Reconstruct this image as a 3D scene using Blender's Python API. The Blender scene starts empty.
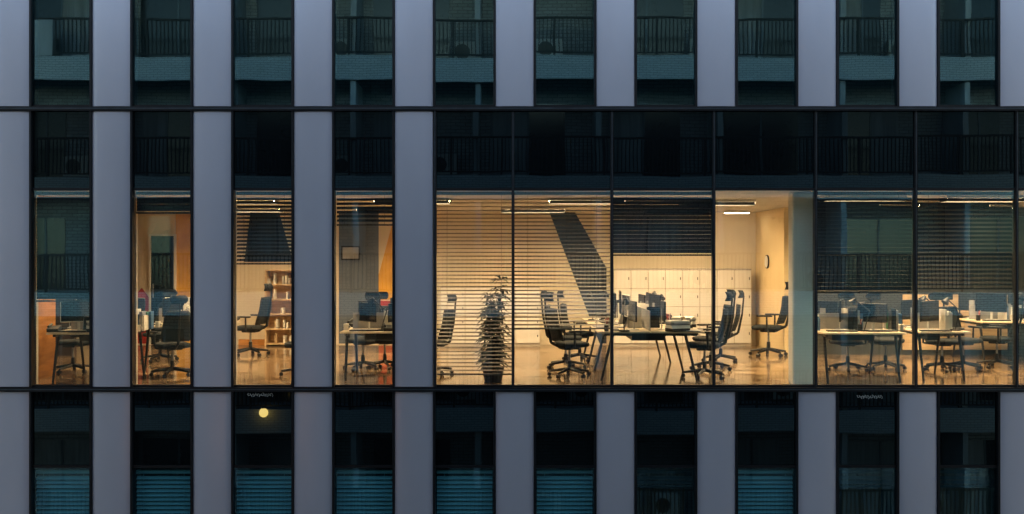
import bpy, math, random
from mathutils import Matrix, Vector
random.seed(7)
R=random.Random(11)
CZ=9.864; D=14.0; S=71.0
scene=bpy.context.scene
def sc(d): return S*D/(D+d)
def PX(px,d=0): return (px-512)/sc(d)
def PZ(py,d=0): return CZ+(257-py)/sc(d)
# ---------------------------------------------------------------- materials
def newmat(name):
    m=bpy.data.materials.new(name); m.use_nodes=True
    return m,m.node_tree.nodes,m.node_tree.links
def pmat(name,col,rough=0.6,metal=0.0,var=0.15,scale=3.0,stretch=(1,1,1),bump=0.0,spec=0.5,col2=None):
    m,n,l=newmat(name); b=n['Principled BSDF']
    tc=n.new('ShaderNodeTexCoord'); mp=n.new('ShaderNodeMapping'); mp.inputs['Scale'].default_value=stretch
    l.new(tc.outputs['Object'],mp.inputs['Vector'])
    nz=n.new('ShaderNodeTexNoise'); nz.inputs['Scale'].default_value=scale; nz.inputs['Detail'].default_value=6
    l.new(mp.outputs[0],nz.inputs['Vector'])
    r=n.new('ShaderNodeValToRGB'); r.color_ramp.elements[0].position=0.3; r.color_ramp.elements[1].position=0.7
    a=[c*(1-var) for c in col]; c2=col2 or [min(1,c*(1+var)) for c in col]
    r.color_ramp.elements[0].color=(*a,1); r.color_ramp.elements[1].color=(*c2,1)
    l.new(nz.outputs['Fac'],r.inputs['Fac']); l.new(r.outputs[0],b.inputs['Base Color'])
    b.inputs['Roughness'].default_value=rough; b.inputs['Metallic'].default_value=metal
    b.inputs['Specular IOR Level'].default_value=spec
    if bump:
        bp=n.new('ShaderNodeBump'); bp.inputs['Strength'].default_value=bump; bp.inputs['Distance'].default_value=0.02
        l.new(nz.outputs['Fac'],bp.inputs['Height']); l.new(bp.outputs[0],b.inputs['Normal'])
    return m
def emat(name,col,st):
    m,n,l=newmat(name); b=n['Principled BSDF']
    b.inputs['Base Color'].default_value=(0.8,0.8,0.8,1)
    b.inputs['Emission Color'].default_value=(*col,1); b.inputs['Emission Strength'].default_value=st
    return m
def glass(name,base,tint,trans,dark=False):
    m,n,l=newmat(name); n.remove(n['Principled BSDF']); out=n['Material Output']
    lw=n.new('ShaderNodeLayerWeight'); pw=n.new('ShaderNodeMath'); pw.operation='POWER'; pw.inputs[1].default_value=5
    l.new(lw.outputs['Facing'],pw.inputs[0])
    ma=n.new('ShaderNodeMath'); ma.operation='MULTIPLY_ADD'; ma.inputs[1].default_value=1-base; ma.inputs[2].default_value=base
    l.new(pw.outputs[0],ma.inputs[0])
    g=n.new('ShaderNodeBsdfGlossy'); g.inputs['Roughness'].default_value=0.008; g.inputs['Color'].default_value=(*tint,1)
    tc=n.new('ShaderNodeTexCoord'); nz=n.new('ShaderNodeTexNoise'); nz.inputs['Scale'].default_value=1.3; nz.inputs['Detail'].default_value=1
    l.new(tc.outputs['Object'],nz.inputs['Vector'])
    bp=n.new('ShaderNodeBump'); bp.inputs['Strength'].default_value=0.2; bp.inputs['Distance'].default_value=0.004
    l.new(nz.outputs['Fac'],bp.inputs['Height']); l.new(bp.outputs[0],g.inputs['Normal'])
    if dark:
        t=n.new('ShaderNodeBsdfDiffuse'); t.inputs['Color'].default_value=(*trans,1)
    else:
        t=n.new('ShaderNodeBsdfTransparent'); t.inputs['Color'].default_value=(*trans,1)
    mx=n.new('ShaderNodeMixShader'); l.new(ma.outputs[0],mx.inputs[0]); l.new(t.outputs[0],mx.inputs[1]); l.new(g.outputs[0],mx.inputs[2])
    l.new(mx.outputs[0],out.inputs['Surface'])
    return m
def brickmat(name,c1,c2,mortar,sx=1.0):
    m,n,l=newmat(name); b=n['Principled BSDF']
    tc=n.new('ShaderNodeTexCoord'); sp=n.new('ShaderNodeSeparateXYZ'); cb=n.new('ShaderNodeCombineXYZ')
    l.new(tc.outputs['Object'],sp.inputs[0]); ad=n.new('ShaderNodeMath'); l.new(sp.outputs['X'],ad.inputs[0]); l.new(sp.outputs['Y'],ad.inputs[1])
    l.new(ad.outputs[0],cb.inputs['X']); l.new(sp.outputs['Z'],cb.inputs['Y'])
    br=n.new('ShaderNodeTexBrick'); br.inputs['Scale'].default_value=sx
    br.inputs['Color1'].default_value=(*c1,1); br.inputs['Color2'].default_value=(*c2,1); br.inputs['Mortar'].default_value=(*mortar,1)
    br.inputs['Mortar Size'].default_value=0.012; br.inputs['Brick Width'].default_value=0.3; br.inputs['Row Height'].default_value=0.1
    l.new(cb.outputs[0],br.inputs['Vector']); l.new(br.outputs[0],b.inputs['Base Color']); b.inputs['Roughness'].default_value=0.8
    return m
M={}
M['panel']=pmat('aluminium_panel',(0.57,0.575,0.67),0.31,0.45,0.08,0.8,(1,1,0.35))
M['frame']=pmat('black_metal',(0.007,0.008,0.011),0.4,0.3,0.2,8)
M['lip']=pmat('grey_metal',(0.06,0.075,0.09),0.4,0.5,0.2,8)
M['glass']=glass('window_glass',0.22,(0.34,0.82,1.0),(0.90,0.91,0.86))
M['glass_hi']=glass('window_glass_tinted',0.20,(0.38,0.78,0.96),(0.36,0.70,0.78))
M['spandrel']=glass('spandrel_glass',0.055,(0.45,0.82,1.0),(0.003,0.004,0.005),True)
M['concrete']=pmat('concrete',(0.32,0.33,0.34),0.85,0,0.2,2,bump=0.3)
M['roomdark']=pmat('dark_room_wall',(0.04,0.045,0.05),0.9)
M['cream']=pmat('cream_wall',(0.78,0.69,0.53),0.8,0,0.05,1.5)
M['warmyellow']=pmat('warm_yellow_wall',(0.78,0.62,0.36),0.8,0,0.05,1.5)
M['white']=pmat('white_paint',(0.80,0.79,0.76),0.6,0,0.04,2)
M['offwhite']=pmat('offwhite_carcass',(0.45,0.42,0.38),0.6,0,0.04,2)
M['ceil']=pmat('ceiling_paint',(0.55,0.53,0.50),0.8,0,0.04,2)
M['floor']=pmat('office_floor',(0.08,0.045,0.025),0.11,0,0.45,2.2,(1,1.6,1),col2=(0.46,0.32,0.19),bump=0.05)
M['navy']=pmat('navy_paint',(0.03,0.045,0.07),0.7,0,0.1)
M['slate']=pmat('slate_wall',(0.11,0.14,0.19),0.7,0,0.1)
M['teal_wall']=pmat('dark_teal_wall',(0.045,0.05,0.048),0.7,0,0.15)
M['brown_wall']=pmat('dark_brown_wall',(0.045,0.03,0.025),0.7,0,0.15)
M['yellow']=pmat('yellow_paint',(0.78,0.42,0.05),0.6)
M['orange']=pmat('orange_wood',(0.60,0.26,0.06),0.5,0,0.25,2,(1,1,6))
M['red']=pmat('red_fabric',(0.45,0.04,0.03),0.8)
M['wood']=pmat('oak_wood',(0.66,0.48,0.28),0.45,0,0.2,3,(1,8,8))
M['desk']=pmat('desk_laminate',(0.76,0.63,0.45),0.35,0,0.1,3,(1,6,1))
M['black']=pmat('black_plastic',(0.010,0.012,0.014),0.4,0,0.2,10)
M['fabric']=pmat('chair_fabric',(0.011,0.015,0.018),0.9,0,0.3,60,bump=0.4)
M['greyplastic']=pmat('grey_plastic',(0.30,0.31,0.33),0.45)
M['palegrey']=pmat('pale_grey_plastic',(0.60,0.60,0.58),0.45)
M['screen']=pmat('screen_glass',(0.012,0.014,0.02),0.12)
M['paper']=pmat('paper',(0.80,0.78,0.72),0.9)
M['blue']=pmat('blue_cover',(0.05,0.14,0.30),0.6)
M['green']=pmat('green_cover',(0.06,0.20,0.10),0.6)
M['leaf']=pmat('leaf',(0.006,0.018,0.014),0.55,0,0.5,5,col2=(0.018,0.04,0.028))
M['bark']=pmat('bark',(0.06,0.045,0.03),0.9,0,0.3,20)
M['pot']=pmat('pot_ceramic',(0.03,0.03,0.035),0.5)
M['blind']=pmat('blind_slat',(0.13,0.105,0.085),0.5,0,0.1)
M['blind_d']=pmat('blind_slat_dark',(0.016,0.018,0.022),0.7,0,0.15,spec=.25)
M['blind_t']=pmat('blind_slat_pale',(0.50,0.56,0.56),0.5,0,0.08)
M['blind_b']=pmat('blind_slat_brown',(0.34,0.10,0.05),0.6,0,0.15)
M['lamp']=emat('lamp_diffuser',(1.0,0.70,0.38),135)
M['lamp_w']=emat('lamp_diffuser_neutral',(1.0,0.80,0.55),30)
M['sconce']=emat('sconce_glow',(1.0,0.40,0.09),34)
M['asphalt']=pmat('asphalt',(0.05,0.05,0.052),0.9,0,0.25,12,bump=0.4)
M['pave']=brickmat('paving',(0.26,0.25,0.24),(0.20,0.2,0.2),(0.1,0.1,0.1),0.6)
M['kerb']=pmat('kerb_stone',(0.34,0.33,0.32),0.85)
M['mark']=pmat('road_paint',(0.75,0.75,0.72),0.7)
M['ground']=pmat('ground_soil',(0.12,0.12,0.10),0.95,0,0.3,0.5)
M['apt']=pmat('render_wall',(0.32,0.33,0.34),0.85,0,0.25,1.5,(1,1,0.4))
M['aptband']=brickmat('tile_wall',(0.44,0.46,0.47),(0.36,0.39,0.40),(0.18,0.19,0.2),1.5)
M['aptwall']=brickmat('brick_wall',(0.27,0.28,0.285),(0.20,0.21,0.215),(0.09,0.095,0.1),1.0)
M['curtain']=pmat('curtain_fabric',(0.22,0.23,0.24),0.9,0,0.3,2,(6,6,.3))
M['aptdark']=pmat('dark_glazing',(0.012,0.015,0.018),0.15)
M['rail']=pmat('railing_metal',(0.004,0.005,0.006),0.6,0.1)
# ---------------------------------------------------------------- mesh builder
class MB:
    def __init__(s): s.v=[];s.f=[];s.mi=[];s.mats=[];s.smooth=[]
    def m(s,k):
        if k not in s.mats: s.mats.append(k)
        return s.mats.index(k)
    def add(s,vs,fs,k,sm=False):
        o=len(s.v); s.v+= [tuple(v) for v in vs]; i=s.m(k)
        for f in fs: s.f.append([o+a for a in f]); s.mi.append(i); s.smooth.append(sm)
    def box(s,x0,x1,y0,y1,z0,z1,k,T=None):
        vs=[Vector((x,y,z)) for z in (z0,z1) for y in (y0,y1) for x in (x0,x1)]
        if T: vs=[T@v for v in vs]
        s.add(vs,[(0,2,3,1),(4,5,7,6),(0,1,5,4),(2,6,7,3),(0,4,6,2),(1,3,7,5)],k)
    def bbox(s,x0,x1,y0,y1,z0,z1,k,b=0.01,T=None):
        def ring(z,i): 
            a,c,e,g=x0+i,x1-i,y0+i,y1-i
            return [(a+b,e,z),(c-b,e,z),(c,e+b,z),(c,g-b,z),(c-b,g,z),(a+b,g,z),(a,g-b,z),(a,e+b,z)]
        vs=ring(z0,b)+ring(z0+b,0)+ring(z1-b,0)+ring(z1,b)
        vs=[Vector(v) for v in vs]
        if T: vs=[T@v for v in vs]
        fs=[tuple(range(7,-1,-1)),tuple(range(24,32))]
        for r in range(3):
            for i in range(8): fs.append((r*8+i,r*8+(i+1)%8,(r+1)*8+(i+1)%8,(r+1)*8+i))
        s.add(vs,fs,k)
    def bowed(s,x0,x1,yf,yb,z0,z1,k,bow=.016,n=10):
        vs=[];
        for z in(z0,z1):
            for i in range(n+1):
                t=i/n; q=(2*t-1); y=yf+bow*(q*q*0.6+0.4*q**8); vs.append((x0+(x1-x0)*t,y,z))
        w=n+1
        s.add(vs,[(i,i+1,w+i+1,w+i) for i in range(n)],k,True)
        ye=yf+bow
        s.add([(x0,ye,z0),(x0,ye,z1),(x0,yb,z1),(x0,yb,z0),(x1,ye,z0),(x1,ye,z1),(x1,yb,z1),(x1,yb,z0)],[(0,1,2,3),(4,7,6,5)],k)
        for j,z in enumerate((z0,z1)):
            s.add([vs[j*w+i] for i in range(w)]+[(x1,yb,z),(x0,yb,z)],[tuple(range(w+2))],k)
    def cyl(s,p0,p1,r0,r1,k,n=10,caps=True):
        p0=Vector(p0);p1=Vector(p1);d=(p1-p0).normalized()
        u=d.orthogonal().normalized();w=d.cross(u)
        vs=[]
        for p,r in((p0,r0),(p1,r1)):
            for i in range(n):
                a=2*math.pi*i/n; vs.append(p+u*r*math.cos(a)+w*r*math.sin(a))
        s.add(vs,[(i,(i+1)%n,n+(i+1)%n,n+i) for i in range(n)],k,True)
        if caps:
            s.add(vs[:n],[tuple(range(n-1,-1,-1))],k); s.add(vs[n:],[tuple(range(n))],k)
    def ball(s,c,rad,k,n=14,m=8):
        rings=[]
        for j in range(m+1):
            t=math.pi*(j+.001)/(m+.002); rings.append([(c[0]+rad*math.sin(t)*math.cos(2*math.pi*i/n),c[1]+rad*math.sin(t)*math.sin(2*math.pi*i/n),c[2]-rad*math.cos(t)) for i in range(n)])
        s.loft(rings,k)
    def loft(s,rings,k,closed=True,sm=True):
        n=len(rings[0]); vs=[v for r in rings for v in r]; fs=[]
        for r in range(len(rings)-1):
            for i in range(n): fs.append((r*n+i,r*n+(i+1)%n,(r+1)*n+(i+1)%n,(r+1)*n+i))
        if closed: fs+= [tuple(range(n-1,-1,-1)),tuple(range((len(rings)-1)*n,len(rings)*n))]
        s.add(vs,fs,k,sm)
    def pillow(s,T,wx,wy,h,k,n=20,p=4):
        rings=[]
        for z,sc_ in((-0.5,0.80),(-0.38,0.95),(0,1),(0.35,0.97),(0.5,0.82)):
            r=[]
            for i in range(n):
                a=2*math.pi*i/n; c,q=math.cos(a),math.sin(a)
                f=(abs(c)**p+abs(q)**p)**(-1/p)
                r.append(T@Vector((wx/2*sc_*c*f,wy/2*sc_*q*f,z*h)))
            rings.append(r)
        s.loft(rings,k)
    def shell(s,fn,nu,nv,t,k):
        A=[[fn(u/nu,v/nv) for u in range(nu+1)] for v in range(nv+1)]
        vs=[p for r in A for p in r]; N=len(vs)
        vs+= [Vector(p)+Vector((0,t,0)) for p in vs]
        w=nu+1; fs=[]
        for v in range(nv):
            for u in range(nu):
                a=v*w+u; fs.append((a,a+1,a+1+w,a+w)); fs.append((N+a,N+a+w,N+a+w+1,N+a+1))
        for u in range(nu):
            fs.append((u,N+u,N+u+1,u+1)); a=nv*w+u; fs.append((a,a+1,N+a+1,N+a))
        for v in range(nv):
            a=v*w; fs.append((a,a+w,N+a+w,N+a)); a=v*w+nu; fs.append((a,N+a,N+a+w,a+w))
        s.add(vs,fs,k,True)
    def mesh(s,name):
        me=bpy.data.meshes.new(name); me.from_pydata(s.v,[],s.f)
        for k in s.mats: me.materials.append(M[k])
        me.polygons.foreach_set('material_index',s.mi); me.polygons.foreach_set('use_smooth',s.smooth); me.update()
        return me
    def obj(s,name,parent=None,loc=(0,0,0),rz=0):
        o=bpy.data.objects.new(name,s.mesh(name)); scene.collection.objects.link(o)
        o.location=loc; o.rotation_euler=(0,0,rz)
        if parent: o.parent=parent
        return o
def inst(name,me,loc,rz=0,sc_=1):
    o=bpy.data.objects.new(name,me); scene.collection.objects.link(o); o.location=loc; o.rotation_euler=(0,0,rz); o.scale=(sc_,)*3
    return o
def empty(name):
    o=bpy.data.objects.new(name,None); scene.collection.objects.link(o); return o
# ---------------------------------------------------------------- ground & street
b=MB(); b.box(-400,400,-400,400,-0.5,-0.16,'ground'); b.obj('ground')
b=MB(); b.box(-120,120,-11.5,-3,-0.156,-0.12,'asphalt'); b.obj('road')
b=MB(); b.box(-120,120,-2.85,-0.16,-0.156,0,'pave'); b.obj('pavement')
b=MB(); b.box(-120,120,-14.2,-11.65,-0.156,0,'pave'); b.obj('pavement')
b=MB(); b.box(-120,120,-3.0,-2.85,-0.156,0.004,'kerb'); b.box(-120,120,-11.65,-11.5,-0.156,0.004,'kerb'); b.obj('kerb')
b=MB()
for i in range(-30,31): b.box(i*4-1,i*4+1,-7.32,-7.2,-0.118,-0.114,'mark')
b.obj('road_marking')
# ---------------------------------------------------------------- office building
P=100.82/S; G0=(32-512)/S; GW=58/S; FR=0.03
K0,K1=-4,13
XL=G0+K0*P-0.6; XR=G0+(K1+1)*P
floors=[0.05,4.05,8.0,11.95,15.9]
ob=empty('office_building')
pan=MB(); fr=MB(); gl=MB(); gh=MB(); spd=MB(); st=MB()
def quadg(mb,x0,x1,z0,z1,k,y=-0.085):
    t=R.uniform(-1,1)*0.0009*(x1-x0); u=R.uniform(-1,1)*0.0009*(z1-z0)
    mb.add([(x0,y-t-u,z0),(x1,y+t-u,z0),(x1,y+t+u,z1),(x0,y-t+u,z1)],[(0,1,2,3)],k)
wide=[435,513,612,714,816,916,1017]
wx=[(p-512)/S for p in wide]
while wx[-1]<XR-1.5: wx.append(wx[-1]+1.42)
for fi in range(4):
    z0=floors[fi]+0.03; z1=floors[fi+1]-0.03
    zt=floors[fi+1]-1.13
    if fi==1: zt=floors[fi+1]-1.09
    ks=range(K0,K1+1)
    for k in ks:
        g=G0+k*P
        isw=(fi==2 and k>=4)
        if not isw:
            fr.box(g-FR,g,-0.135,0.02,z0,z1,'frame'); fr.box(g+GW,g+GW+FR,-0.135,0.02,z0,z1,'frame')
            fr.box(g,g+GW,-0.105,-0.03,zt-0.018,zt+0.018,'frame')
            fr.box(g,g+GW,-0.10,-0.03,z0,z0+0.03,'frame')
            K='glass' if fi==2 else 'glass_hi'
            quadg(gl if fi==2 else gh,g,g+GW,z0+0.03,zt-0.018,K)
            quadg(spd,g,g+GW,zt+0.018,z1,'spandrel')
        if not (fi==2 and k>=5) :
            pl=g-P+GW+FR+0.006; pr=g-FR-0.006
            pan.bowed(pl,pr,-0.125,0.0,z0+0.008,z1-0.008,'panel')
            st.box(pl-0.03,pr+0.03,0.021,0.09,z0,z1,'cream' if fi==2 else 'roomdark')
    if fi==2:
        for i,x in enumerate(wx):
            fr.box(x-0.02,x+0.02,-0.135 if i==0 else -0.115,-0.02,z0,z1,'frame')
            fr.box(x-0.005,x+0.005,-0.14 if i==0 else -0.12,-0.1155 if i else -.1355,z0,z1,'lip')
            if i<len(wx)-1:
                a=x+0.02; c=wx[i+1]-0.02
                fr.box(a,c,-0.105,-0.03,zt-0.018,zt+0.018,'frame'); fr.box(a,c,-0.10,-0.03,z0,z0+0.03,'frame')
                quadg(gl,a,c,z0+0.03,zt-0.018,'glass'); quadg(spd,a,c,zt+0.018,z1,'spandrel')
for z in floors:
    fr.box(XL,XR,-0.155,0.0,z-0.029,z+0.029,'frame')
    fr.box(XL,XR,-0.161,-0.156,z-0.004,z+0.010,'lip')
for i,z in enumerate(floors):
    if i>0: st.box(XL,XR,-0.028,7.0,z-(1.10 if i==2 else 1.14),z-0.05,'ceil' if i==3 else 'concrete')
    st.box(XL,XR,0.003,7.0,z-0.045,z-0.002,'concrete')
st.box(XL,XR,7.0,7.2,0,16.3,'cream'); st.box(XL-0.2,XL,0,7.2,0,16.3,'cream'); st.box(XR,XR+0.2,0,7.2,0,16.3,'cream')
st.box(XL,XR,-0.1,0.15,16.0,16.6,'panel')
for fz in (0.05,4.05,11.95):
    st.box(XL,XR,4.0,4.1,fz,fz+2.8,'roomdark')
pan.obj('facade_panels',ob); fr.obj('window_frames',ob); gl.obj('glazing',ob); gh.obj('tinted_glazing',ob); spd.obj('spandrel_glazing',ob); st.obj('walls_and_slabs',ob)
F=8.0
b=MB(); b.box(XL,XR,0.01-.04,7.0,F-0.001,F+0.004,'floor'); b.obj('office_floor',ob)
iw=MB()
CE=10.81
xp=PX(757,7)
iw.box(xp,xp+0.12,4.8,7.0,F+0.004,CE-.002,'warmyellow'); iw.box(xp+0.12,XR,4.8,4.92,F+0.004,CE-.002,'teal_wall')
iw.box(PX(905,4.79),PX(1010,4.79),4.775,4.797,F+0.1,F+1.15,'wood')
iw.bbox(PX(793,0.4),PX(816,0.4),0.3,0.55,F+0.004,CE-.002,'white',0.02)
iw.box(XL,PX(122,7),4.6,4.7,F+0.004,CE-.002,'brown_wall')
iw.box(PX(37,1.0)-0.1,PX(37,1.0),0.6,1.5,F+0.004,CE-.002,'orange')
def sheet(pts,k,d=7.0,off=0.006):
    y=d-off; vs=[(PX(a,d),y,PZ(c,d)) for a,c in pts]
    iw.add(vs,[tuple(range(len(vs)))],k)
sheet([(174,345),(192,345),(192,200),(174,200)],'yellow')  # wall lit orange beside the door; the glow is painted on as yellow
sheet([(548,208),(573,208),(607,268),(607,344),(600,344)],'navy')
sheet([(243,262),(250,205),(276,205),(292,262)],'navy')
sheet([(338,344),(378,344),(378,200),(338,200)],'slate')
sheet([(378,275),(394,215),(394,300),(378,300)],'yellow')
sheet([(378,344),(394,344),(394,301),(378,301)],'red')
sheet([(128,344),(149,344),(149,300),(140,288),(128,300)],'red')
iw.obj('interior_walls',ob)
b=MB(); x0,x1=PX(150,7),PX(173,7)
b.box(x0-0.04,x0,6.93,6.99,F+.004,F+2.35,'white'); b.box(x1,x1+0.04,6.93,6.99,F+.004,F+2.35,'white'); b.box(x0,x1,6.93,6.99,F+2.31,F+2.35,'white')
b.box(x0,x1,6.95,6.985,F+.01,F+2.31,'aptdark'); b.cyl((x0+.06,6.9,F+1.0),(x0+.06,6.9,F+1.3),.012,.012,'greyplastic'); b.obj('office_door')
# ---------------------------------------------------------------- ceiling lamps (dark-louvre fittings)
def lamp_mesh(w,l,k,sk):
    b=MB(); b.box(-w/2-.02,w/2+.02,-l/2-.02,l/2+.02,0.013,0.05,'ceil'); b.box(-w/2,w/2,-l/2,l/2,0.0,0.0118,k)
    if sk:
        for y in(-l/2-.012,l/2+.005): b.box(-w/2,w/2,y,y+.006,-sk,.0125,'black')
        b.box(-w/2,w/2,-.003,.003,-sk,-.001,'black')
        for x in(-w/2-.012,w/2+.005): b.box(x,x+.006,-l/2-.012,l/2+.011,-sk,.0125,'black')
    return b.mesh('ceiling_lamp')
LM=lamp_mesh(1.2,0.26,'lamp',.035); LW=lamp_mesh(0.6,0.16,'lamp_w',0)
for x,y in((-6.9,2.6),(-5.0,4.8),(-4.4,1.9),(-2.3,4.6),(-1.6,1.9),(0.4,5.0),(1.2,1.9),(3.4,2.4),(3.2,5.2)): inst('ceiling_lamp',LM,(x,y,CE-0.055))
for x,y in((5.4,1.2),(5.6,2.8),(7.3,1.3),(7.6,3.1),(9.3,1.6)): inst('ceiling_lamp',LM,(x,y,CE-0.055))  # pair nearest the glass is unseen, added to brighten the right-hand desks
inst('ceiling_lamp',LW,(9.0,4.2,CE-0.055),0,.8); inst('ceiling_lamp',LW,(PX(738,6.2),6.2,CE-0.055),0,.8)
# ---------------------------------------------------------------- blinds
def blind(x0,x1,zb,tilt,k,zt=10.79,pitch=0.06,w=0.052,y=0.0):
    b=MB(); z=zt-0.05
    b.box(x0+.015,x1-.015,y-.025,y+.025,zt-.045,zt,k)
    c,s_=math.cos(tilt)*w/2,math.sin(tilt)*w/2
    while z>zb+pitch:
        z-=pitch; j=R.uniform(-.0015,.0015)
        a0=(y-c,z-s_+j); a1=(y,z+0.003); a2=(y+c,z+s_)
        vs=[(x,p[0],p[1]) for p in(a0,a1,a2) for x in(x0+.015,x1-.015)]
        b.add(vs,[(0,1,3,2),(2,3,5,4)],k)
    b.box(x0+.015,x1-.015,y-.022,y+.022,z-pitch-.012,z-pitch+.01,k)
    for f in(.15,.85):
        x=x0+(x1-x0)*f; b.box(x-.002,x+.002,y-.026,y-.024,z-pitch,zt,k)
    b.obj('venetian_blind')
r=math.radians
def gx(k): return (G0+k*P,G0+k*P+GW)
blind(*gx(0),PZ(298),r(80),'blind_d',pitch=.05); blind(*gx(1),PZ(212),r(75),'blind_d',pitch=0.05)
blind(*gx(2),PZ(262),r(38),'blind_d',pitch=.054); blind(*gx(3),PZ(222),r(45),'blind_d')
blind(wx[0],wx[1],PZ(372),r(16),'blind',pitch=.054); blind(wx[1],wx[2],PZ(328),r(20),'blind',pitch=.054)
blind(wx[2],wx[3],PZ(254),r(76),'blind_d',pitch=.053)
blind(wx[4],wx[5],PZ(292),r(68),'blind_d',pitch=.055); blind(wx[5],wx[6],PZ(285),r(42),'blind_d')
for k in range(-1,11):
    zb=PZ(600)
    if k in(6,8,9): kk,zb='blind_d',PZ(484)
    else: kk='blind_t'
    blind(*gx(k),zb,r(50),kk,zt=6.84,pitch=0.06,w=0.056)
    if k in(1,6,8,9): 
        x0,x1=gx(k); b=MB()
        for i in range(12):
            a=x0+.05+(x1-x0-.1)*i/12; b.cyl((a,.25+.03*(i%2),4.1),(a,.25+.03*(i%2),6.8),.04,.035,'blind_b',8)
        if k!=1: b.obj('curtain')
for k in range(-1,11):
    if R.random()<.35: blind(*gx(k),PZ(R.choice([-20,30])),r(50),'blind_d',zt=14.7,pitch=0.07,w=0.066)
# ---------------------------------------------------------------- chair
def chair_mesh():
    b=MB(); T=Matrix
    for i in range(5):
        a=2*math.pi*i/5+0.3; c,s_=math.cos(a),math.sin(a)
        b.cyl((0,0,.12),(c*.31,s_*.31,.075),.028,.017,'black',8)
        b.cyl((c*.31-s_*.025,s_*.31+c*.025,.03),(c*.31+s_*.025,s_*.31-c*.025,.03),.03,.03,'black',10)
    b.cyl((0,0,.09),(0,0,.24),.035,.03,'black'); b.cyl((0,0,.24),(0,0,.42),.018,.018,'greyplastic')
    b.bbox(-.12,.12,-.14,.12,.41,.45,'black',.01)
    b.pillow(T.Translation((0,.02,.485)),.50,.49,.075,'fabric')
    def back(u,v):
        w=.235*(1-.25*abs(v-.35)**1.5-.12*v)
        x=(u-.5)*2; rr=w*(1 if .08<v<.92 else .9)
        return Vector((x*rr,-.235-.05*math.sin(v*3.1)*0.6+.045*x*x-.09*v,.56+.46*v))
    b.shell(back,8,9,-.02,'fabric')
    pts=[back(0,v/8) for v in range(9)]+[back(1,v/8) for v in range(8,-1,-1)]
    for p,q in zip(pts,pts[1:]+pts[:1]): b.cyl(p,q,.014,.014,'black',6)
    b.cyl((0,-.12,.43),(0,-.30,.52),.025,.022,'black'); b.cyl((0,-.30,.52),(0,-.37,.85),.022,.018,'black')
    b.cyl((0,-.37,.85),(0,-.40,1.18),.016,.014,'black')
    def head(u,v):
        x=(u-.5)*2; return Vector((x*.14*(1-.25*(2*v-1)**2),-.335+.05*x*x-.03*math.sin(v*3.14)-.01,1.14+.13*v))
    b.shell(head,8,5,-.035,'fabric')
    for sx in(-1,1):
        b.cyl((sx*.10,-.02,.43),(sx*.28,-.04,.45),.016,.016,'black',8)
        b.cyl((sx*.28,-.04,.45),(sx*.29,-.04,.68),.018,.014,'black',8)
        b.pillow(T.Translation((sx*.285,.0,.695)),.085,.27,.03,'black',14)
    return b.mesh('office_chair')
CH=chair_mesh()
def chair(px,d,rot,s_=1.0): inst('office_chair',CH,(PX(px,d),d,F+.004),r(rot),s_)
chair(70,1.95,165)
chair(170,1.45,35); chair(158,3.6,170)
chair(249,4.7,80,1.07); chair(300,1.5,100)
chair(362,2.35,160); chair(384,2.5,200)
chair(432,1.7,70)
chair(570,1.35,-70,1.04); chair(566,2.5,-98,1.03); chair(580,3.7,-82)
chair(706,1.2,80,1.04); chair(712,2.3,97,1.04); chair(722,3.5,78)
chair(770,4.6,62,1.1)
chair(850,2.15,165); chair(888,2.3,195)
chair(945,2.15,170); chair(966,2.3,205); chair(1000,2.6,60)
# ---------------------------------------------------------------- desks
def desk(x0,x1,y0,y1,split='x'):
    b=MB(); z=F+.75; cx=(x0+x1)/2
    if split=='y':
        for a,c in((x0,cx-.01),(cx+.01,x1)):
            n=max(1,round((y1-y0)/1.4)); L=(y1-y0)/n
            for i in range(n): b.bbox(a,c,y0+i*L+.004,y0+(i+1)*L-.004,z-.028,z,'desk',.005)
        for i in range(n+1):
            y=min(max(y0+i*L,y0+.08),y1-.08)
            for a in(x0+.06,x1-.1): 
                b.cyl((a+(.18 if a<cx else -.18),y,z-.03),(a,y,F+.005),.024,.018,'black',8)
            b.box(x0+.1,x1-.1,y-.02,y+.02,z-.07,z-.03,'black')
        b.box(cx-.006,cx+.006,y0+.1,y1-.1,z+.003,z+.30,'greyplastic')
        for i in range(n): b.box(cx-.25,cx+.25,y0+i*L+.3,y0+i*L+1.1,z-.16,z-.06,'black')
    else:
        cy=(y0+y1)/2
        n=max(1,round((x1-x0)/1.4)); L=(x1-x0)/n
        for a,c in((y0,cy-.01),(cy+.01,y1)):
            for i in range(n): b.bbox(x0+i*L+.004,x0+(i+1)*L-.004,a,c,z-.028,z,'desk',.005)
        for i in range(n+1):
            x=min(max(x0+i*L,x0+.08),x1-.08)
            for a in(y0+.06,y1-.1): b.cyl((x,a+(.18 if a<cy else -.18),z-.03),(x,a,F+.005),.024,.018,'black',8)
            b.box(x-.02,x+.02,y0+.1,y1-.1,z-.07,z-.03,'black')
        b.box(x0+.1,x1-.1,cy-.006,cy+.006,z+.003,z+.25,'greyplastic')
        b.box(x0+.3,x1-.3,cy-.15,cy+.15,z-.16,z-.06,'black')
    b.obj('office_desk')
def mon_mesh(kb):
    b=MB(); b.bbox(-.10,.10,-.09,.09,0,.012,'palegrey',.003); b.box(-.02,.02,.02,.035,.012,.25,'palegrey')
    b.bbox(-.27,.27,-.012,.016,.14,.47,kb,.005); b.box(-.26,.26,-.0135,-.0121,.155,.46,'screen')
    b.box(-.05,.05,.016,.03,.22,.34,'greyplastic'); return b.mesh('computer_monitor')
def kb_mesh():
    b=MB(); b.bbox(-.22,.22,-.065,.065,0,.018,'black',.003)
    for i in range(14):
        for j in range(4): b.box(-.2+i*.0288,-.2+i*.0288+.023,-.055+j*.028,-.032+j*.028,.018,.023,'greyplastic')
    return b.mesh('computer_keyboard')
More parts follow.
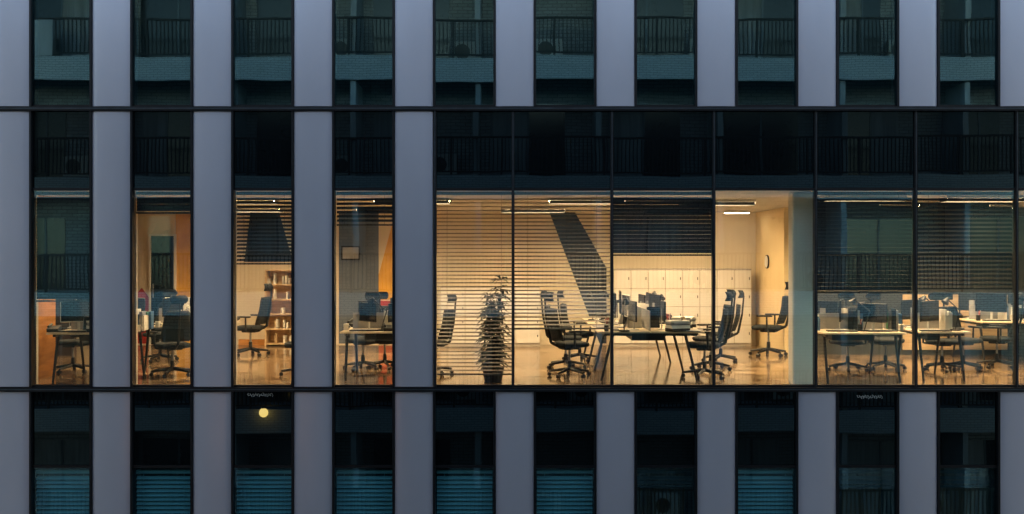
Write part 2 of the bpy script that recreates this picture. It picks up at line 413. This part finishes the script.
def mug_mesh():
    b=MB(); b.cyl((0,0,0),(0,0,.095),.037,.041,'paper',14); b.cyl((.04,0,.025),(.07,0,.045),.006,.006,'paper',6); b.cyl((.07,0,.045),(.04,0,.08),.006,.006,'paper',6); return b.mesh('coffee_mug')
def bottle_mesh():
    b=MB(); b.cyl((0,0,0),(0,0,.17),.035,.035,'blue',12); b.cyl((0,0,.17),(0,0,.21),.035,.014,'blue',12); b.cyl((0,0,.21),(0,0,.24),.015,.015,'paper',10); return b.mesh('drinks_bottle')
def books_mesh(sd):
    q=random.Random(sd); b=MB(); x=0
    for i in range(4):
        w=q.uniform(.02,.05); h=q.uniform(.2,.33); b.box(x,x+w,-.1,.1,0,h,q.choice(['paper','blue','greyplastic','black','green','paper','paper'])); x+=w+.002
    return b.mesh('book_row')
def stack_mesh():
    b=MB(); z=0
    for i in range(7):
        t=R.uniform(.008,.03); a=R.uniform(-.2,.2); b.box(-.11,.11,-.15,.15,z,z+t,R.choice(['paper','paper','greyplastic','black']),Matrix.Rotation(a,4,'Z')); z+=t+.0005
    return b.mesh('paper_stack')
def laptop_mesh():
    b=MB(); b.bbox(-.16,.16,-.11,.11,0,.015,'greyplastic',.003)
    T=Matrix.Translation((0,.11,.015))@Matrix.Rotation(r(-18),4,'X'); b.box(-.16,.16,0,.008,0,.21,'greyplastic',T); b.box(-.15,.15,-.001,-.0003,.01,.2,'screen',T); return b.mesh('laptop')
def penpot_mesh():
    b=MB(); b.cyl((0,0,0),(0,0,.1),.035,.035,'black',12)
    for i in range(5): b.cyl((R.uniform(-.02,.02),R.uniform(-.02,.02),.02),(R.uniform(-.04,.04),R.uniform(-.04,.04),.18),.004,.004,R.choice(['red','blue','paper']),5)
    return b.mesh('pen_pot')
def phone_mesh():
    b=MB(); b.box(-.08,.08,-.09,.09,0,.05,'black',Matrix.Translation((0,0,.02))@Matrix.Rotation(r(12),4,'X')); b.cyl((-.06,-.08,.08),(-.06,.08,.11),.018,.018,'black',8); return b.mesh('desk_phone')
def dlamp_mesh():
    b=MB(); b.cyl((0,0,0),(0,0,.02),.08,.08,'black',14); b.cyl((0,0,.02),(.08,0,.30),.009,.009,'black',6); b.cyl((.08,0,.30),(-.14,0,.47),.009,.009,'black',6); b.cyl((-.13,0,.49),(-.19,0,.42),.02,.06,'black',12); return b.mesh('desk_lamp')
MOS=[mon_mesh('black'),mon_mesh('black'),mon_mesh('palegrey')]
KB,MU,BO,SK,LP,PP,PH,DL=kb_mesh(),mug_mesh(),bottle_mesh(),stack_mesh(),laptop_mesh(),penpot_mesh(),phone_mesh(),dlamp_mesh(); BK=[books_mesh(i) for i in range(4)]
Z=F+.752
def clutter(x,y,rz):
    n,m=R.choice([('coffee_mug',MU),('drinks_bottle',BO),('paper_stack',SK),('laptop',LP),('pen_pot',PP),('desk_phone',PH),('desk_lamp',DL)])
    inst(n,m,(x,y,Z),rz+R.uniform(-.4,.4))
def stuffy(x0,x1,y0,y1,st=.85):
    cx=(x0+x1)/2; y=y0+.35
    while y<y1-.2:
        for sgn in(-1,1):
            inst('computer_monitor',R.choice(MOS),(cx+sgn*.24,y+R.uniform(-.06,.06),Z),r(-90*sgn+R.uniform(-14,14)+180),R.uniform(.92,1.15))
            inst('computer_keyboard',KB,(cx+sgn*.52,y+R.uniform(-.05,.05),Z),r(90+R.uniform(-6,6)))
            clutter(cx+sgn*R.uniform(.36,.6),y+.40,sgn*1.57); clutter(cx+sgn*.66,y-.27,sgn*1.57); clutter(cx+sgn*.40,y-.33,sgn*1.57)
            inst('book_row',R.choice(BK),(cx+sgn*.14,y+.4,Z),r(90+R.uniform(-10,10)))
        y+=st
def stuffx(x0,x1,y0,y1,st=.95):
    cy=(y0+y1)/2; x=x0+.35
    while x<x1-.2:
        for sgn in(-1,1):
            inst('computer_monitor',R.choice(MOS),(x+R.uniform(-.08,.08),cy+sgn*.26,Z),r((0 if sgn<0 else 180)+R.choice([-1,1])*R.uniform(20,75)),R.uniform(.85,1.05))
            inst('computer_keyboard',KB,(x,cy+sgn*.5,Z),r(R.uniform(-6,6)))
            clutter(x+.36,cy+sgn*R.uniform(.3,.5),0); clutter(x-.3,cy+sgn*R.uniform(.3,.5),0)
            inst('book_row',R.choice(BK),(x+.25,cy+sgn*.15,Z),r(R.uniform(-10,10)))
        x+=st
desk(1.28,2.88,.75,4.6,'y'); stuffy(1.28,2.88,.75,4.6)
a0=PX(338,.7); desk(a0,a0+1.3,.7,2.0); stuffx(a0,a0+1.3,.7,2.0,.55)
a0=PX(42,.5); desk(a0,a0+1.1,.5,1.75); stuffx(a0,a0+1.1,.5,1.75,.55)
a0=PX(136,2.0); desk(a0,a0+1.3,2.0,3.3); stuffx(a0,a0+1.3,2.0,3.3,.55)
desk(PX(826,.5),PX(910,.5),.5,1.9); stuffx(PX(826,.5),PX(910,.5),.6,1.9,.6)
desk(PX(923,.7),PX(975,.7),.7,1.9); stuffx(PX(918,.7),PX(975,.7),.7,1.9,.5)
desk(PX(985,3),PX(985,3)+1.6,3.0,4.4); stuffx(PX(985,3),PX(985,3)+1.6,3.0,4.4)
# ---------------------------------------------------------------- lockers
def lockers(p0,p1,n,H):
    b=MB(); lx0,lx1=PX(p0,6.6),PX(p1,6.6); w=(lx1-lx0)/n
    b.box(lx0,lx1,6.55,6.98,F+.005,F+H,'offwhite')
    for i in range(n):
        for j in range(4):
            h=(H-.1)/4; za=F+.07+j*h
            b.bbox(lx0+i*w+.006,lx0+(i+1)*w-.006,6.53,6.549,za+.005,za+h-.005,'white',.004)
            b.box(lx0+(i+1)*w-.055,lx0+(i+1)*w-.04,6.518,6.53,za+h*.47,za+h*.62,'black')
    b.obj('locker_cabinet')
lockers(440,540,4,1.25); lockers(614,752,8,1.62)
b=MB(); x0,x1=PX(264,6.6),PX(320,6.6); n=5; H=1.6
for x in(x0,(x0+x1)/2,x1): b.box(x-.015,x+.015,6.6,6.95,F+.005,F+H,'wood')
b.box(x0,x1,6.951,6.975,F+.005,F+H,'wood')
for j in range(n+1):
    z=F+.05+j*(H-.06)/n
    for a,c in((x0+.015,(x0+x1)/2-.015),((x0+x1)/2+.015,x1-.015)):
        b.box(a,c,6.605,6.94,z-.012,z+.012,'wood')
        if j<n:
            x=a+.02
            while x<c-.06:
                w=R.uniform(.02,.05)
                if R.random()<.25: b.box(x,x+w,6.65,6.85,z+.012,z+R.uniform(.13,.24),R.choice(['paper','paper','paper','wood']))
                x+=w+.003
b.obj('bookcase')
b=MB(); b.box(PX(236,6.8),x0-.03,6.88,6.98,F+.005,F+.12,'orange'); b.obj('skirting_bench')
def pic(px,py,w,h,k,d=6.99):
    b=MB(); x,z=PX(px,d),PZ(py,d); b.box(x-w/2,x+w/2,d-.04,d-.01,z-h/2,z+h/2,'black'); b.box(x-w/2+.03,x+w/2-.03,d-.043,d-.041,z-h/2+.03,z+h/2-.03,k); b.obj('framed_picture')
pic(350,253,.4,.3,'greyplastic')
b=MB(); x,z=PX(785,4.79),PZ(262,4.79); b.cyl((xp-.03,6.0,z),(xp-.005,6.0,z),.14,.14,'black',20); b.cyl((xp-.035,6.0,z),(xp-.031,6.0,z),.12,.12,'white',20); b.obj('wall_clock')
# ---------------------------------------------------------------- potted plant
def plant(x,y,h,seed):
    q=random.Random(seed); b=MB(); z0=F+.005
    b.cyl((0,0,0),(0,0,.22),.13,.17,'pot',18); b.cyl((0,0,.20),(0,0,.225),.155,.155,'bark',14)
    for s_ in range(6):
        px,py=q.uniform(-.07,.07),q.uniform(-.05,.05); p=Vector((px,py,.2)); top=h*q.uniform(.55,1)
        steps=10; lean=Vector((q.uniform(-.012,.012),q.uniform(-.012,.012),0))
        for i in range(steps):
            nxt=p+lean+Vector((q.uniform(-.02,.02),q.uniform(-.02,.02),(top-.2)/steps)); b.cyl(p,nxt,.011-.0008*i,.010-.0008*i,'bark',6,False); p=nxt
            for j in range(9):
                a=q.uniform(0,6.28); L=q.uniform(.14,.29)*(1.15-.35*i/steps); w=L*.17
                d=Vector((math.cos(a),math.sin(a),q.uniform(-.4,.6))).normalized(); sd=d.cross(Vector((0,0,1))).normalized()
                m1=p+d*L*.5+Vector((0,0,.015)); t=p+d*L-Vector((0,0,L*.25))
                b.add([p,m1+sd*w,m1-Vector((0,0,.008)),m1-sd*w,t],[(0,1,2),(0,2,3),(1,4,2),(2,4,3)],'leaf')
    b.obj('potted_plant',loc=(x,y,z0))
plant(PX(493,.7),.75,1.78,3)
# ---------------------------------------------------------------- small script lettering on the glass head below the ledge
def scribble(px,py,seed,w=.36):
    q=random.Random(seed); b=MB(); x0,z0=PX(px),PZ(py); p=None; N=46
    for i in range(N):
        t=i/(N-1); x=x0+w*t+.012*math.sin(i*1.9); z=z0+.022*math.sin(i*1.35+q.random()*.8)+.008*math.sin(i*.5)
        c=Vector((x,-.098,z))
        if p is not None: b.cyl(p,c,.0032,.0032,'palegrey',5,False)
        p=c
    b.obj('window_lettering')
scribble(247,395,1); scribble(857,397,2)
# ---------------------------------------------------------------- opposite apartment building
ap=empty('apartment_building'); a=MB(); rl=MB(); dk=MB(); tp=MB()
AY=-14.4; WY=-15.9; AX=22; SV=35.1
tops=[CZ+(257-p)/SV for p in(57,174.6,292.2,409.8,527.4)]
a.box(-AX,AX,WY-6,WY,-.1,tops[0]+3.0,'aptwall')
a.box(-AX,AX,WY,AY,tops[0]+2.6,tops[0]+3.05,'apt')
for t in tops:
    a.box(-AX,AX,AY-.12,AY,t-.66,t,'aptband')
    a.box(-AX,AX,WY,AY-.12,t-.2,t-.02,'apt')
    x=-AX
    rl.box(-AX,AX,AY-.09,AY-.03,t+1.06,t+1.12,'rail'); rl.box(-AX,AX,AY-.08,AY-.04,t+.08,t+.12,'rail')
    while x<AX:
        rl.box(x-.013,x+.013,AY-.075,AY-.045,t+.11,t+1.06,'rail'); x+=.115
    x=-AX
    while x<=AX:
        rl.box(x-.028,x+.028,AY-.085,AY-.035,t,t+1.06,'rail'); x+=1.45
    x=-AX
    while x<AX-2:
        W=R.choice([1.6,2.2,2.2,1.2]); 
        dk.box(x+.4,x+.4+W/2-.03,WY+.004,WY+.03,t+.03,t+2.2,R.choice(['aptdark','curtain']))
        dk.box(x+.4+W/2+.03,x+.4+W,WY+.004,WY+.03,t+.03,t+2.2,R.choice(['aptdark','aptdark','curtain']))
        dk.box(x+.4+W/2-.03,x+.4+W/2+.03,WY+.004,WY+.05,t+.03,t+2.2,'lip')
        if R.random()<.5: 
            tp.bbox(x+.4+W+.1,x+.4+W+.9,WY+.1,WY+.42,t+.1,t+.7,'offwhite',.01); tp.cyl((x+.8+W,WY+.42,t+.4),(x+.8+W,WY+.44,t+.4),.22,.22,'black',16)
        x+=3.5
        a.box(x-.08,x+.08,WY,AY-.13,t,t+2.67,'apt')
a.box(-14.3,-13.1,AY-.025,AY-.004,tops[0]+.02,tops[0]+1.05,'apt')
a.obj('walls_and_slabs',ap); rl.obj('balcony_railings',ap); dk.obj('windows',ap); tp.obj('air_conditioners',ap)
b=MB(); lx,lz=PX(264,0)*2.02,tops[3]-.06
b.ball((lx,AY+.2,lz),.13,'sconce'); b.cyl((lx,AY+.005,lz+.14),(lx,AY+.2,lz+.14),.015,.015,'black',8); b.cyl((lx,AY+.2,lz+.125),(lx,AY+.2,lz+.16),.06,.05,'black',12); b.obj('wall_lamp')
# ---------------------------------------------------------------- light
w=bpy.data.worlds.new('World'); scene.world=w; w.use_nodes=True; nt=w.node_tree
bg=nt.nodes['Background']; sk=nt.nodes.new('ShaderNodeTexSky'); sk.sky_type='NISHITA'; sk.sun_disc=False
sk.sun_elevation=r(6); sk.sun_rotation=0; sk.dust_density=0.5; sk.ozone_density=2
hs=nt.nodes.new('ShaderNodeHueSaturation'); hs.inputs['Saturation'].default_value=.72
nt.links.new(sk.outputs[0],hs.inputs['Color']); nt.links.new(hs.outputs[0],bg.inputs['Color']); bg.inputs['Strength'].default_value=0.66
sl=bpy.data.lights.new('sun','SUN'); sl.energy=.2; sl.angle=r(12); sl.color=(1,.85,.7); so=bpy.data.objects.new('sun',sl); scene.collection.objects.link(so); so.rotation_euler=(-r(84),0,0)
cam=bpy.data.cameras.new('camera'); co=bpy.data.objects.new('camera',cam); scene.collection.objects.link(co)
co.location=(0,-14.11,CZ); co.rotation_euler=(r(90),0,0); cam.sensor_width=36; cam.lens=36*D*S/1024; cam.clip_end=1500
scene.camera=co
scene.view_settings.view_transform='Standard'; scene.view_settings.look='None'; scene.view_settings.exposure=0
